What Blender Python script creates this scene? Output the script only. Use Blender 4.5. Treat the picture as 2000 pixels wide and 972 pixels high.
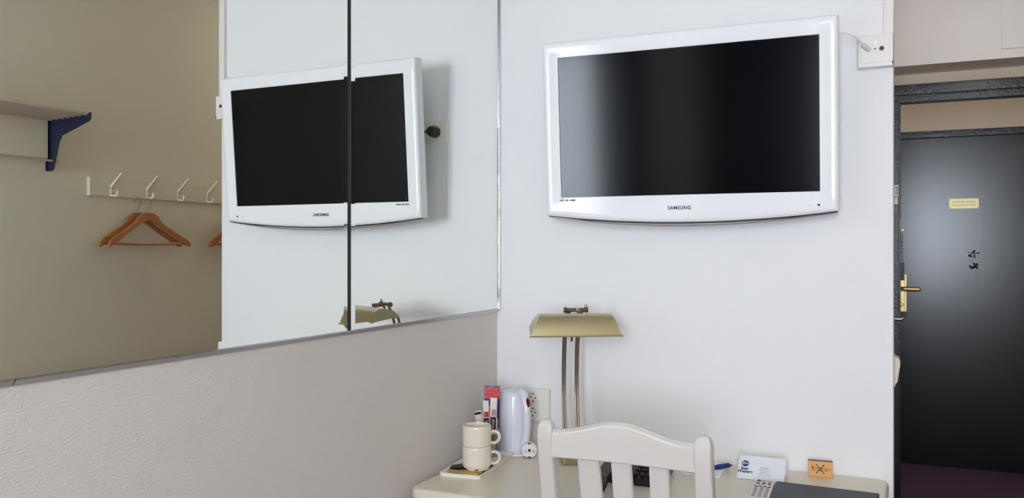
import bpy, bmesh, math, random
from mathutils import Vector, Matrix, Euler
random.seed(7)
PI = math.pi
R = math.radians
C = bpy.context.scene.collection
for o in list(bpy.data.objects):
    bpy.data.objects.remove(o, do_unlink=True)
sc = bpy.context.scene

# ------------------------------------------------------------ camera
FPX = 1707.0
cam_d = bpy.data.cameras.new('camera')
cam = bpy.data.objects.new('camera', cam_d)
C.objects.link(cam)
cam_d.sensor_fit = 'HORIZONTAL'
cam_d.sensor_width = 36.0
cam_d.lens = FPX / 2000.0 * 36.0
cam_d.clip_start = 0.02
cam.location = (1.165, -2.45, 1.328)
cam.rotation_euler = (R(90), 0, R(24.47))
sc.camera = cam

# ------------------------------------------------------------ daylight
w = bpy.data.worlds.new('daylight')
sc.world = w
w.use_nodes = True
bg = w.node_tree.nodes['Background']
bg.inputs['Color'].default_value = (0.79, 0.875, 1.0, 1)
bg.inputs['Strength'].default_value = 26.0

WX0, WX1, WZ0, WZ1, BACKY = 0.88, 1.93, 0.85, 2.30, -4.4
pl_d = bpy.data.lights.new('window_daylight', 'AREA')
pl_d.shape = 'RECTANGLE'
pl_d.size = WX1 - WX0
pl_d.size_y = WZ1 - WZ0
pl_d.cycles.is_portal = True
pl = bpy.data.objects.new('window_daylight', pl_d)
pl.location = ((WX0 + WX1) / 2, BACKY - 0.16, (WZ0 + WZ1) / 2)
pl.rotation_euler = (R(90), 0, 0)
C.objects.link(pl)

sc.view_settings.view_transform = 'Standard'
sc.view_settings.look = 'None'
sc.view_settings.gamma = 1.0
sc.view_settings.use_curve_mapping = False
sc.view_settings.exposure = 0.12
sc.cycles.max_bounces = 14
sc.cycles.diffuse_bounces = 8
sc.cycles.glossy_bounces = 8
sc.cycles.sample_clamp_indirect = 8.0


# ------------------------------------------------------------ materials
def srgb(r, g, b):
    def f(c):
        c /= 255.0
        return c / 12.92 if c <= 0.04045 else ((c + 0.055) / 1.055) ** 2.4
    return (f(r), f(g), f(b), 1)


def mat(name, col, rough=0.5, metal=0.0, coat=0.0, bump=None, spec=None, vary=None, trans=0.0, ior=None):
    """bump = (scale, strength, distance[, stretch]); vary = (scale, amount)"""
    m = bpy.data.materials.new(name)
    m.use_nodes = True
    nt = m.node_tree
    b = nt.nodes['Principled BSDF']
    b.inputs['Base Color'].default_value = col
    b.inputs['Roughness'].default_value = rough
    b.inputs['Metallic'].default_value = metal
    b.inputs['Coat Weight'].default_value = coat
    b.inputs['Coat Roughness'].default_value = 0.05
    if spec is not None:
        b.inputs['Specular IOR Level'].default_value = spec
    if trans:
        b.inputs['Transmission Weight'].default_value = trans
    if ior:
        b.inputs['IOR'].default_value = ior
    tc = nt.nodes.new('ShaderNodeTexCoord')
    if bump:
        mp = nt.nodes.new('ShaderNodeMapping')
        nt.links.new(tc.outputs['Object'], mp.inputs['Vector'])
        if len(bump) > 3:
            mp.inputs['Scale'].default_value = bump[3]
        n = nt.nodes.new('ShaderNodeTexNoise')
        n.inputs['Scale'].default_value = bump[0]
        n.inputs['Detail'].default_value = 4
        nt.links.new(mp.outputs[0], n.inputs['Vector'])
        bp = nt.nodes.new('ShaderNodeBump')
        bp.inputs['Strength'].default_value = bump[1]
        bp.inputs['Distance'].default_value = bump[2]
        nt.links.new(n.outputs['Fac'], bp.inputs['Height'])
        nt.links.new(bp.outputs[0], b.inputs['Normal'])
    if vary:
        mp2 = nt.nodes.new('ShaderNodeMapping')
        nt.links.new(tc.outputs['Object'], mp2.inputs['Vector'])
        if len(vary) > 2:
            mp2.inputs['Scale'].default_value = vary[2]
        n2 = nt.nodes.new('ShaderNodeTexNoise')
        n2.inputs['Scale'].default_value = vary[0]
        n2.inputs['Detail'].default_value = 5
        nt.links.new(mp2.outputs[0], n2.inputs['Vector'])
        mx = nt.nodes.new('ShaderNodeMix')
        mx.data_type = 'RGBA'
        a = vary[1]
        mx.inputs[6].default_value = tuple(c * (1 - a) for c in col[:3]) + (1,)
        mx.inputs[7].default_value = tuple(min(1, c * (1 + a)) for c in col[:3]) + (1,)
        nt.links.new(n2.outputs['Fac'], mx.inputs[0])
        nt.links.new(mx.outputs[2], b.inputs['Base Color'])
    return m


M = {}
M['wall_tv'] = mat('white_wall_paper', srgb(239, 238, 239), 0.6, bump=(420, 0.22, 0.002, (1, 1, .35)), vary=(3, .01))
M['wall_left'] = mat('grey_wall_paper', srgb(222, 215, 209), 0.75, bump=(330, 0.6, 0.003, (1, .45, 1)), vary=(220, .035, (1, .5, 1)))
M['wall_right'] = mat('cream_wall_paper', srgb(228, 221, 198), 0.8, bump=(300, 0.35, 0.002, (1, .5, 1)), vary=(160, .02))
M['wall_beige'] = mat('beige_wall', srgb(240, 228, 212), 0.8, bump=(200, 0.2, 0.002), vary=(30, .02))
M['grey_panel'] = mat('lilac_grey_paint', srgb(216, 212, 213), 0.5, bump=(60, 0.1, 0.002), vary=(8, .015))
M['ceiling'] = mat('ceiling_white', srgb(240, 238, 232), 0.9, bump=(90, 0.2, 0.003))
M['carpet'] = mat('purple_carpet', srgb(138, 104, 140), 0.95, bump=(700, 1.0, 0.006), vary=(240, .25))
M['black_gloss'] = mat('black_gloss_paint', (0.006, 0.0055, 0.007, 1), 0.235, bump=(30, 0.10, 0.002, (1, 1, .4)), vary=(25, .3), spec=.6)
M['frame_black'] = mat('black_frame_paint', (0.014, 0.013, 0.017, 1), 0.28, bump=(70, 0.45, 0.003), vary=(20, .3), spec=.5)
M['mirror'] = mat('mirror_glass', (0.90, 0.925, 0.90, 1), 0.0, 1.0)
M['chrome'] = mat('chrome', (0.62, 0.62, 0.64, 1), 0.13, 1.0, bump=(60, .15, .001))
M['trim_metal'] = mat('mirror_channel_metal', (0.52, 0.52, 0.54, 1), 0.16, 1.0, bump=(35, .25, .001))
M['dark_gap'] = mat('dark_backing', (0.012, 0.012, 0.010, 1), 0.7, vary=(50, .2))
M['tv_white'] = mat('white_gloss_plastic', srgb(246, 245, 248), 0.13, coat=0.1, vary=(4, .004))
M['tv_back'] = mat('grey_tv_back', srgb(190, 190, 190), 0.45, vary=(20, .02))
M['screen'] = mat('black_screen', (0.003, 0.003, 0.004, 1), 0.12, spec=0.22, vary=(300, .1))
M['print_grey'] = mat('grey_print', srgb(62, 64, 74), 0.5, vary=(20, .02))
M['black_plastic'] = mat('black_plastic', (0.008, 0.008, 0.009, 1), 0.35, vary=(60, .2))
M['white_plastic'] = mat('white_plastic', srgb(236, 230, 224), 0.35, vary=(10, .01))
M['socket_cream'] = mat('cream_socket_plastic', srgb(238, 232, 222), 0.35, vary=(10, .01))
M['kettle'] = mat('kettle_white_plastic', srgb(226, 226, 238), 0.22, coat=.2, vary=(8, .01))
M['red'] = mat('red_indicator', srgb(104, 16, 26), 0.25, coat=.3, vary=(40, .1))
M['brass_shade'] = mat('brushed_brass', (0.55, 0.49, 0.30, 1), 0.30, 1.0, bump=(200, .10, .001, (.2, 1, 1)), vary=(12, .06))
M['brass_dark'] = mat('aged_brass', (0.25, 0.18, 0.11, 1), 0.28, 1.0, vary=(50, .15))
M['sign'] = mat('pale_yellow_brass_plate', (0.92, .80, .42, 1), 0.4, 0.4, vary=(30, .04))
M['gold'] = mat('polished_gold_brass', (0.92, 0.74, 0.36, 1), 0.42, 1.0, vary=(40, .05))
M['desk'] = mat('white_desk_lacquer', srgb(226, 216, 198), 0.35, coat=.15, vary=(6, .015), bump=(40, .05, .001))
M['chair'] = mat('white_chair_lacquer', srgb(216, 210, 203), 0.3, coat=.35, vary=(7, .015), bump=(50, .08, .001))
M['mug'] = mat('cream_glazed_ceramic', srgb(232, 222, 205), 0.2, coat=.4, vary=(9, .01))
M['tray'] = mat('white_tray_plastic', srgb(236, 230, 218), 0.35, vary=(9, .01))
M['glass'] = mat('clear_glass', (1, 1, 1, 1), 0.02, trans=1.0, ior=1.45, vary=(3, 0))
M['paper'] = mat('white_paper', srgb(238, 238, 244), 0.7, vary=(12, .01))
M['blue'] = mat('dark_blue_print', srgb(22, 52, 120), 0.35, vary=(60, .06))
M['navy_ink'] = mat('navy_ink', srgb(28, 34, 84), 0.5, vary=(60, .05))
M['folder'] = mat('slate_leatherette', srgb(52, 57, 72), 0.55, bump=(500, .4, .001), vary=(80, .08))
M['folder_edge'] = mat('black_leatherette', srgb(22, 24, 36), 0.35, bump=(300, .3, .001), vary=(80, .1))
M['remote'] = mat('silver_remote_plastic', srgb(228, 220, 218), 0.35, vary=(20, .03))
M['key_black'] = mat('black_key', srgb(30, 26, 24), 0.5, vary=(90, .1))
M['key_grey'] = mat('grey_key', srgb(150, 142, 138), 0.5, vary=(90, .1))
M['hanger'] = mat('hanger_wood', srgb(184, 118, 66), 0.35, coat=.3, vary=(14, .22, (6, 1, 6)), bump=(60, .1, .001, (4, 1, 4)))
M['hook_white'] = mat('cream_metal_hook', srgb(238, 232, 214), 0.35, vary=(30, .02))
M['rail_white'] = mat('cream_rail_paint', srgb(232, 225, 203), 0.5, vary=(30, .01))
M['bracket'] = mat('navy_blue_bracket', srgb(30, 37, 66), 0.38, vary=(25, .06))
M['shelf_slat'] = mat('pale_shelf_tube', srgb(205, 190, 172), 0.4, vary=(30, .05))
M['sign_wood'] = mat('sign_wood', srgb(226, 166, 98), 0.5, vary=(30, .08, (1, 1, 7)))
M['burnt'] = mat('burnt_ink', srgb(60, 26, 16), 0.6, vary=(50, .15))
M['red_pack'] = mat('red_sachet_foil', srgb(200, 34, 44), 0.3, vary=(60, .1), bump=(90, .4, .002))
M['blue_pack'] = mat('blue_sachet_foil', srgb(28, 30, 92), 0.3, vary=(60, .1), bump=(90, .4, .002))
M['white_pack'] = mat('white_sachet_foil', srgb(226, 216, 212), 0.35, vary=(60, .03), bump=(90, .3, .002))
M['pink_pack'] = mat('dusky_pink_print', srgb(186, 136, 128), 0.4, vary=(80, .1))
M['black_pack'] = mat('black_sachet_foil', srgb(16, 17, 26), 0.28, vary=(60, .2), bump=(60, .8, .004))
M['gold_pack'] = mat('gold_sachet_paper', srgb(188, 152, 86), 0.4, vary=(40, .15), bump=(50, .6, .004))
M['brown_pack'] = mat('brown_sachet_print', srgb(120, 74, 44), 0.4, vary=(60, .1))
M['added_curtain'] = mat('dark_curtain_cloth', srgb(52, 54, 70), 0.9, bump=(200, .3, .002), vary=(20, .1))
M['dome'] = mat('opal_lamp_glass', srgb(246, 240, 226), 0.4, vary=(5, .01))
M['chain'] = mat('nickel_chain', (0.75, 0.72, 0.70, 1), 0.45, 0.6, vary=(40, .05))
M['blind'] = mat('white_blind_slat', srgb(236, 236, 232), 0.4, vary=(8, .01))
M['bolt'] = mat('dark_screw', (0.05, 0.05, 0.05, 1), 0.35, 0.7, vary=(50, .1))
M['wood_white'] = mat('window_paint', srgb(236, 234, 228), 0.4, vary=(8, .01))
M['switch'] = mat('yellowed_switch_plastic', srgb(222, 210, 192), 0.4, vary=(12, .02))


# ------------------------------------------------------------ mesh helpers
def box(bm, a, b, bev=0.0, seg=2, mtx=None):
    x0, y0, z0 = a
    x1, y1, z1 = b
    t = bmesh.new()
    vs = [t.verts.new(p) for p in ((x0, y0, z0), (x1, y0, z0), (x1, y1, z0), (x0, y1, z0),
                                   (x0, y0, z1), (x1, y0, z1), (x1, y1, z1), (x0, y1, z1))]
    for f in ((0, 3, 2, 1), (4, 5, 6, 7), (0, 1, 5, 4), (1, 2, 6, 5), (2, 3, 7, 6), (3, 0, 4, 7)):
        t.faces.new([vs[i] for i in f])
    if bev > 0:
        bmesh.ops.bevel(t, geom=t.edges[:], offset=bev, segments=seg, profile=0.5, affect='EDGES')
    merge(bm, t, mtx)


def merge(bm, t, mtx=None):
    if mtx is not None:
        bmesh.ops.transform(t, matrix=mtx, verts=t.verts)
    me = bpy.data.meshes.new('tmp')
    t.to_mesh(me)
    t.free()
    bm.from_mesh(me)
    bpy.data.meshes.remove(me)


def prism(bm, poly, a, b, axis='y', bev=0.0, seg=2, mtx=None):
    """poly in the two other axes (cyclic order for axis: x->(y,z), y->(x,z), z->(x,y))"""
    t = bmesh.new()

    def P(p, d):
        if axis == 'x':
            return (d, p[0], p[1])
        if axis == 'y':
            return (p[0], d, p[1])
        return (p[0], p[1], d)
    A = [t.verts.new(P(p, a)) for p in poly]
    B = [t.verts.new(P(p, b)) for p in poly]
    n = len(poly)
    t.faces.new(A)
    t.faces.new(B[::-1])
    for i in range(n):
        t.faces.new((A[i], B[i], B[(i + 1) % n], A[(i + 1) % n]))
    bmesh.ops.recalc_face_normals(t, faces=t.faces)
    if bev > 0:
        es = [e for e in t.edges if (e.verts[0] in A) == (e.verts[1] in A)]
        bmesh.ops.bevel(t, geom=es, offset=bev, segments=seg, profile=0.5, affect='EDGES')
    merge(bm, t, mtx)


def tube(bm, pts, r, seg=10, mtx=None, cap=True, flat=1.0):
    pts = [Vector(p) for p in pts]
    rr = r if isinstance(r, (list, tuple)) else [r] * len(pts)
    t = bmesh.new()
    rings = []
    up = None
    for i, p in enumerate(pts):
        d = (pts[min(i + 1, len(pts) - 1)] - pts[max(i - 1, 0)]).normalized()
        if up is None:
            up = Vector((0, 0, 1)) if abs(d.z) < .9 else Vector((0, 1, 0))
        u = up - d * up.dot(d)
        if u.length < 1e-5:
            u = Vector((1, 0, 0))
        u.normalize()
        v = d.cross(u)
        up = u
        rings.append([t.verts.new(p + (u * math.cos(2 * PI * k / seg) + v * math.sin(2 * PI * k / seg) * flat) * rr[i]) for k in range(seg)])
    for a, b in zip(rings, rings[1:]):
        for k in range(seg):
            t.faces.new((a[k], a[(k + 1) % seg], b[(k + 1) % seg], b[k]))
    if cap:
        t.faces.new(rings[0][::-1])
        t.faces.new(rings[-1])
    bmesh.ops.recalc_face_normals(t, faces=t.faces)
    merge(bm, t, mtx)


def lathe(bm, prof, seg=40, mtx=None, sx=1.0, sy=1.0):
    t = bmesh.new()
    rings = []
    for r, z in prof:
        if r < 1e-6:
            rings.append([t.verts.new((0, 0, z))])
        else:
            rings.append([t.verts.new((r * math.cos(2 * PI * k / seg) * sx, r * math.sin(2 * PI * k / seg) * sy, z)) for k in range(seg)])
    for a, b in zip(rings, rings[1:]):
        for k in range(seg):
            k2 = (k + 1) % seg
            if len(a) == 1 and len(b) == 1:
                continue
            if len(a) == 1:
                t.faces.new((a[0], b[k], b[k2]))
            elif len(b) == 1:
                t.faces.new((a[k], b[0], a[k2]))
            else:
                t.faces.new((a[k], b[k], b[k2], a[k2]))
    bmesh.ops.recalc_face_normals(t, faces=t.faces)
    merge(bm, t, mtx)


def torus_arc(c, rad, a0, a1, n, plane):
    """points of an arc; plane gives two unit vectors"""
    u, v = Vector(plane[0]), Vector(plane[1])
    c = Vector(c)
    return [c + u * rad * math.cos(a0 + (a1 - a0) * i / n) + v * rad * math.sin(a0 + (a1 - a0) * i / n) for i in range(n + 1)]


def smooth(pts, n=8):
    """catmull-rom"""
    P = [Vector(p) for p in pts]
    P = [P[0] * 2 - P[1]] + P + [P[-1] * 2 - P[-2]]
    out = []
    for i in range(1, len(P) - 2):
        for k in range(n):
            t = k / n
            p0, p1, p2, p3 = P[i - 1], P[i], P[i + 1], P[i + 2]
            out.append(0.5 * ((2 * p1) + (p2 - p0) * t + (2 * p0 - 5 * p1 + 4 * p2 - p3) * t * t + (3 * p1 - p0 - 3 * p2 + p3) * t ** 3))
    out.append(P[-2])
    return out


def obj(name, bm, m, parent=None, ang=35, label=None, flatshade=False):
    me = bpy.data.meshes.new(name)
    bm.normal_update()
    bm.to_mesh(me)
    bm.free()
    me.materials.append(M[m] if isinstance(m, str) else m)
    if not flatshade:
        me.shade_smooth()
        me.set_sharp_from_angle(angle=R(ang))
    o = bpy.data.objects.new(name, me)
    C.objects.link(o)
    if not flatshade:
        wn = o.modifiers.new('weighted_normals', 'WEIGHTED_NORMAL')
        wn.keep_sharp = True
    if parent is not None:
        o.parent = parent
    if label:
        o['label'] = label
    return o


def tag(o, label, cat, group=None):
    o['label'] = label
    o['category'] = cat
    if group:
        o['group'] = group
    return o


def thing(name, label, cat, loc=(0, 0, 0), rot=(0, 0, 0), group=None):
    o = bpy.data.objects.new(name, None)
    o.empty_display_size = 0.05
    C.objects.link(o)
    o.location = loc
    o.rotation_euler = rot
    return tag(o, label, cat, group)


def struct(name, bm, m, label=None, parent=None):
    o = obj(name, bm, m, parent, label=label)
    if parent is None:
        o['kind'] = 'structure'
    return o


def copy_tree(root, loc, rot=None):
    r = root.copy()
    C.objects.link(r)
    r.location = loc
    if rot:
        r.rotation_euler = rot
    for ch in list(root.children):
        c = ch.copy()
        C.objects.link(c)
        c.parent = r
        for g in list(ch.children):
            d = g.copy()
            C.objects.link(d)
            d.parent = c
    return r


def text(name, s, size, m, mtx, parent=None, ext=0.0002, align='CENTER', bold=0.0, spacing=1.0, label=None):
    cu = bpy.data.curves.new(name, 'FONT')
    cu.body = s
    cu.size = size
    cu.extrude = ext
    cu.offset = bold
    cu.space_character = spacing
    cu.align_x = align
    cu.align_y = 'CENTER'
    cu.resolution_u = 3
    t = bpy.data.objects.new(name + '_curve', cu)
    C.objects.link(t)
    dg = bpy.context.evaluated_depsgraph_get()
    me = bpy.data.meshes.new_from_object(t.evaluated_get(dg))
    bpy.data.objects.remove(t, do_unlink=True)
    bpy.data.curves.remove(cu)
    me.name = name
    me.transform(mtx)
    me.materials.clear()
    me.materials.append(M[m])
    o = bpy.data.objects.new(name, me)
    C.objects.link(o)
    if parent is not None:
        o.parent = parent
    if label:
        o['label'] = label
    return o


def T(x=0, y=0, z=0, rx=0, ry=0, rz=0):
    return Matrix.Translation((x, y, z)) @ Euler((R(rx), R(ry), R(rz))).to_matrix().to_4x4()


FRONT = Euler((R(90), 0, 0)).to_matrix().to_4x4()      # text facing -Y, reading along +X

# ============================================================ SETTING
CEIL = 2.555
WD = 1.127          # end of the TV wall
XR = 2.0            # right wall
b = bmesh.new(); box(b, (-0.1, BACKY - .3, -0.05), (2.1, 3.6, 0)); struct('floor', b, 'carpet')
b = bmesh.new(); box(b, (-0.1, BACKY - .3, CEIL), (2.1, 3.6, CEIL + .1)); struct('ceiling', b, 'ceiling')
b = bmesh.new(); box(b, (-0.1, BACKY, 0), (0, 0.12, CEIL)); struct('wall_left', b, 'wall_left')
b = bmesh.new(); box(b, (-0.1, 0, 0), (WD, 0.12, CEIL), .003, 2); struct('wall_front', b, 'wall_tv')
b = bmesh.new(); box(b, (0.95, 0.12, 0), (1.045, 3.5, CEIL)); struct('wall_hallway', b, 'wall_beige')
b = bmesh.new(); box(b, (XR, BACKY, 0), (XR + .1, 3.6, CEIL)); struct('wall_right', b, 'wall_right')
# back wall with the window opening
b = bmesh.new()
box(b, (-0.1, BACKY - .2, 0), (2.1, BACKY, WZ0))
box(b, (-0.1, BACKY - .2, WZ1), (2.1, BACKY, CEIL))
box(b, (-0.1, BACKY - .2, WZ0), (WX0, BACKY, WZ1))
box(b, (WX1, BACKY - .2, WZ0), (2.1, BACKY, WZ1))
struct('wall_back', b, 'wall_tv')
win = bpy.data.objects.new('window_1', None); C.objects.link(win)
win['kind'] = 'structure'
yw = BACKY - .13
b = bmesh.new()
for (x0, x1, z0, z1) in ((WX0, WX0 + .06, WZ0, WZ1), (WX1 - .06, WX1, WZ0, WZ1), (WX0, WX1, WZ0, WZ0 + .06), (WX0, WX1, WZ1 - .06, WZ1), ((WX0 + WX1) / 2 - .035, (WX0 + WX1) / 2 + .035, WZ0, WZ1)):
    box(b, (x0, yw, z0), (x1, yw + .06, z1), .004)
obj('window_frame', b, 'wood_white', win)
b = bmesh.new(); box(b, (WX0 - .02, BACKY - .07, WZ0 - .03), (WX1 + .03, BACKY + .10, WZ0), .004)
obj('window_sill', b, 'wood_white', win)
# venetian blind, slats open
bl = thing('venetian_blind', 'white venetian blind with open slats hanging in the window', 'blind', ((WX0 + WX1) / 2, BACKY - .03, WZ1))
hw = (WX1 - WX0) / 2 - .01
b = bmesh.new(); box(b, (-hw, -.02, -.035), (hw, .02, 0), .003); obj('head_rail', b, 'blind', bl)
sb = bmesh.new(); box(sb, (-hw, -.0125, -.0006), (hw, .0125, .0006))
s0 = None
k = 0
z = -.06
while z > -(WZ1 - WZ0) + .03:
    if s0 is None:
        s0 = obj('slat', sb, 'blind', bl)
        s = s0
    else:
        s = s0.copy(); C.objects.link(s); s.parent = bl
    s.location = (0, 0, z)
    z -= .045
for cx in (-hw * .7, 0, hw * .7):
    b = bmesh.new(); tube(b, [(cx, .014, -.03), (cx, .014, -(WZ1 - WZ0) + .03)], .0012, 6); obj('cord', b, 'blind', bl)

ct_ = thing('added_curtain', 'dark blue-grey curtain hanging on the back wall beside the window', 'added_curtain', (.44, BACKY + .09, .05))  # out of view, added so the television screen reflects something dark
t = bmesh.new()
fr, bk = [], []
for i in range(121):
    u = i / 120
    yy = .028 * math.sin(u * 2 * PI * 11)
    fr.append((t.verts.new((-.42 + .86 * u, yy + .003, 0)), t.verts.new((-.42 + .86 * u, yy * .8 + .003, 2.38))))
    bk.append((t.verts.new((-.42 + .86 * u, yy - .001, 0)), t.verts.new((-.42 + .86 * u, yy * .8 - .001, 2.38))))
for i in range(120):
    t.faces.new((fr[i][0], fr[i][1], fr[i + 1][1], fr[i + 1][0]))
    t.faces.new((bk[i][0], bk[i + 1][0], bk[i + 1][1], bk[i][1]))
obj('curtain_cloth', t, 'added_curtain', ct_, ang=80)
b = bmesh.new(); tube(b, [(-.43, 0, 2.395), (1.5, 0, 2.395)], .012, 12); obj('curtain_rod', b, 'wood_white', ct_)

# entrance end: bulkhead, inner frame, vestibule, door
FY = 2.44           # face of the inner frame
DY = 3.49           # face of the entrance door
b = bmesh.new(); box(b, (1.045, 2.22, 2.219), (XR, FY + .02, CEIL)); struct('wall_bulkhead', b, 'grey_panel')
bh = bpy.data.objects['wall_bulkhead']
b = bmesh.new(); box(b, (1.555, 2.214, 2.262), (1.99, 2.221, CEIL - .01), .0015); obj('hatch_panel', b, 'grey_panel', bh)
b = bmesh.new(); box(b, (1.045, FY + .02, 2.16), (XR, FY + .10, CEIL)); struct('wall_entry', b, 'wall_beige')
# inner black frame
tr = bpy.data.objects.new('trim_1', None); C.objects.link(tr); tr['kind'] = 'structure'
b = bmesh.new(); box(b, (1.046, FY, 0), (1.113, FY + .10, 2.165), .003); box(b, (1.10, FY + .02, 0), (1.122, FY + .10, 2.08), .002); obj('jamb', b, 'frame_black', tr)
b = bmesh.new(); box(b, (XR - .05, FY, 0), (XR - .001, FY + .1, 2.165), .003); obj('jamb', b, 'frame_black', tr)
b = bmesh.new(); box(b, (1.05, FY - .004, 2.113), (XR - .002, FY + .02, 2.165), .004); obj('lintel', b, 'frame_black', tr)
b = bmesh.new(); box(b, (1.05, FY + .02, 2.078), (XR - .002, FY + .10, 2.13), .003); obj('lintel_stop', b, 'frame_black', tr)
# unseen ceiling lamps, added to brighten the hallway and the vestibule
def added_ceiling_lamp(label, x, y, watts, col):
    root = thing('added_ceiling_lamp', label, 'ceiling lamp', (x, y, CEIL))
    b = bmesh.new(); lathe(b, [(0, 0), (.09, 0), (.09, -.012), (0, -.012)], 28); obj('lamp_base', b, 'wood_white', root)
    b = bmesh.new(); lathe(b, [(.082, -.012), (.078, -.03), (.055, -.05), (.02, -.060), (0, -.061)], 28)
    obj('lamp_dome', b, 'dome', root)
    ld = bpy.data.lights.new('fill_light', 'POINT'); ld.energy = watts; ld.color = col; ld.shadow_soft_size = .06
    lo = bpy.data.objects.new('fill_light', ld); C.objects.link(lo); lo.parent = root; lo.location = (0, 0, -.13)


added_ceiling_lamp('unseen round white lamp added to brighten the hallway before the black doorframe', 1.52, 1.5, 3.2, (1, 1, 1))
added_ceiling_lamp('unseen round white lamp added for warm light in the vestibule behind the black lintel', 1.52, 2.95, .9, (1, .93, .85))
# door bell box on the jamb and steel lever
dc = thing('door_chime', 'small white slotted box on the left jamb of the black doorframe', 'door chime', (1.098, FY, 1.60))
b = bmesh.new(); box(b, (-.02, -.022, -.005), (.016, 0, .055), .003); obj('cover', b, 'white_plastic', dc)
b = bmesh.new(); box(b, (-.02, -.018, -.045), (.013, 0, -.006), .003); obj('lower_cover', b, 'white_plastic', dc)
for i in range(5):
    b = bmesh.new(); box(b, (.0, -.0225, .006 + i * .009), (.0155, -.0215, .0095 + i * .009)); obj('slot', b, 'bolt', dc)
lv = thing('steel_lever', 'grey steel door lever sticking out from the left black jamb below the brass plate', 'door lever', (1.098, FY, .972))
b = bmesh.new(); tube(b, [(-.04, -.03, 0), (.028, -.03, 0), (.037, -.03, .004), (.040, -.028, .012)], [.009, .009, .009, .008], 12); obj('lever', b, 'chrome', lv)
b = bmesh.new(); tube(b, [(-.03, -.03, 0), (-.03, 0, 0)], .008, 12); obj('spindle', b, 'chrome', lv)

# vestibule end wall & door frame
b = bmesh.new(); box(b, (0.95, DY + .02, 0), (2.1, DY + .12, CEIL)); struct('wall_door', b, 'wall_beige')
d1 = bpy.data.objects.new('door_1', None); C.objects.link(d1); d1['kind'] = 'structure'
b = bmesh.new(); box(b, (1.055, DY - .012, 2.0085), (1.995, DY + .02, 2.05), .003); obj('door_frame_head', b, 'frame_black', d1)
b = bmesh.new(); box(b, (1.046, DY - .012, 0), (1.09, DY + .02, 2.05), .003); obj('door_frame_jamb', b, 'frame_black', d1)
b = bmesh.new(); box(b, (1.955, DY - .012, 0), (1.999, DY + .02, 2.05), .003); obj('door_frame_jamb', b, 'frame_black', d1)
b = bmesh.new(); box(b, (1.092, DY, .004), (1.953, DY + .018, 2.0075), .002); obj('door_leaf', b, 'black_gloss', d1)
b = bmesh.new(); box(b, (1.105, DY - .010, .94), (1.148, DY - .0005, 1.135), .002)
box(b, (1.134, DY - .012, .94), (1.148, DY - .0005, 1.172), .002); lp = obj('lock_plate', b, 'gold', d1)
b = bmesh.new(); box(b, (1.108, DY - .016, 1.137), (1.134, DY - .0005, 1.245), .003); box(b, (1.108, DY - .006, .905), (1.150, DY - .0005, .938), .002); obj('chain_lock', b, 'black_plastic', d1)
b = bmesh.new()
tube(b, [(1.124, DY - .01, 1.083), (1.124, DY - .05, 1.083), (1.132, DY - .055, 1.083), (1.215, DY - .055, 1.081), (1.222, DY - .05, 1.081)], [.013, .013, .014, .013, .012], 12)
obj('lever_handle', b, 'gold', d1)
b = bmesh.new(); lathe(b, [(0, 0), (.013, 0), (.012, .02), (.009, .027), (0, .028)], 20, T(1.119, DY - .01, .985, 90)); obj('turn_knob', b, 'gold', d1)
# chain: individual links
p0, p1 = Vector((1.124, DY - .02, 1.245)), Vector((1.121, DY - .02, 1.437))
nl = 11
for i in range(nl):
    c = p0.lerp(p1, (i + .5) / nl)
    b = bmesh.new()
    hL = .0125
    pts = []
    for k in range(13):
        a = 2 * PI * k / 12
        pts.append(Vector((math.cos(a) * .007, 0, math.sin(a) * hL)))
    tube(b, pts, .0016, 6, T(c.x, c.y, c.z, 0, 0, 90 * (i % 2) + 20), cap=False)
    obj('chain_link', b, 'chain', d1)
b = bmesh.new(); box(b, (1.108, DY - .02, 1.437), (1.117, DY, 1.51), .002); box(b, (1.117, DY - .018, 1.435), (1.132, DY, 1.452), .002); obj('chain_anchor', b, 'gold', d1)
b = bmesh.new(); box(b, (1.382, DY - .003, 1.572), (1.543, DY - .0004, 1.633), .001); sp = obj('sign_plate', b, 'sign', d1, label='small yellow brass plate with two engraved lines')
text('engraved_text', 'SAVUTON HUONE', .0145, 'bolt', T(1.4625, DY - .0035, 1.612) @ FRONT, d1)
text('engraved_text', 'NON SMOKING ROOM', .0125, 'bolt', T(1.4625, DY - .0035, 1.593) @ FRONT, d1)
for sx in (1.389, 1.536):
    for sz in (1.579, 1.626):
        b = bmesh.new(); lathe(b, [(0, 0), (.003, 0), (.002, .001), (0, .0012)], 10, T(sx, DY - .003, sz, 90)); obj('screw', b, 'brass_dark', d1)
b = bmesh.new()
for (cx, cz, rr) in ((1.513, 1.296, .032), (1.520, 1.228, .026)):
    for k in range(16):
        a = random.uniform(0, 2 * PI); q = rr * math.sqrt(random.random())
        rad = random.uniform(.003, .008)
        lathe(b, [(0, 0), (rad, 0), (rad * .6, .0009), (0, .001)], 8, T(cx + q * math.cos(a), DY - .0002, cz + q * math.sin(a) * .75, 90))
obj('scuff_mark', b, 'dark_gap', d1, label='two rough dull black patches on the door')
# baseboard
b = bmesh.new(); box(b, (0.0, -.012, 0), (WD, 0, .07), .002); struct('baseboard_front', b, 'wood_white')
b = bmesh.new(); box(b, (0.0, BACKY, 0), (.012, -.012, .07), .002); struct('baseboard_left', b, 'wood_white')
b = bmesh.new(); box(b, (XR - .012, BACKY, 0), (XR, FY, .07), .002); struct('baseboard_right', b, 'wood_white')

# ============================================================ MIRRORS
MB = 1.1425         # bottom edge of the glass
MT = 2.50


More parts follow.
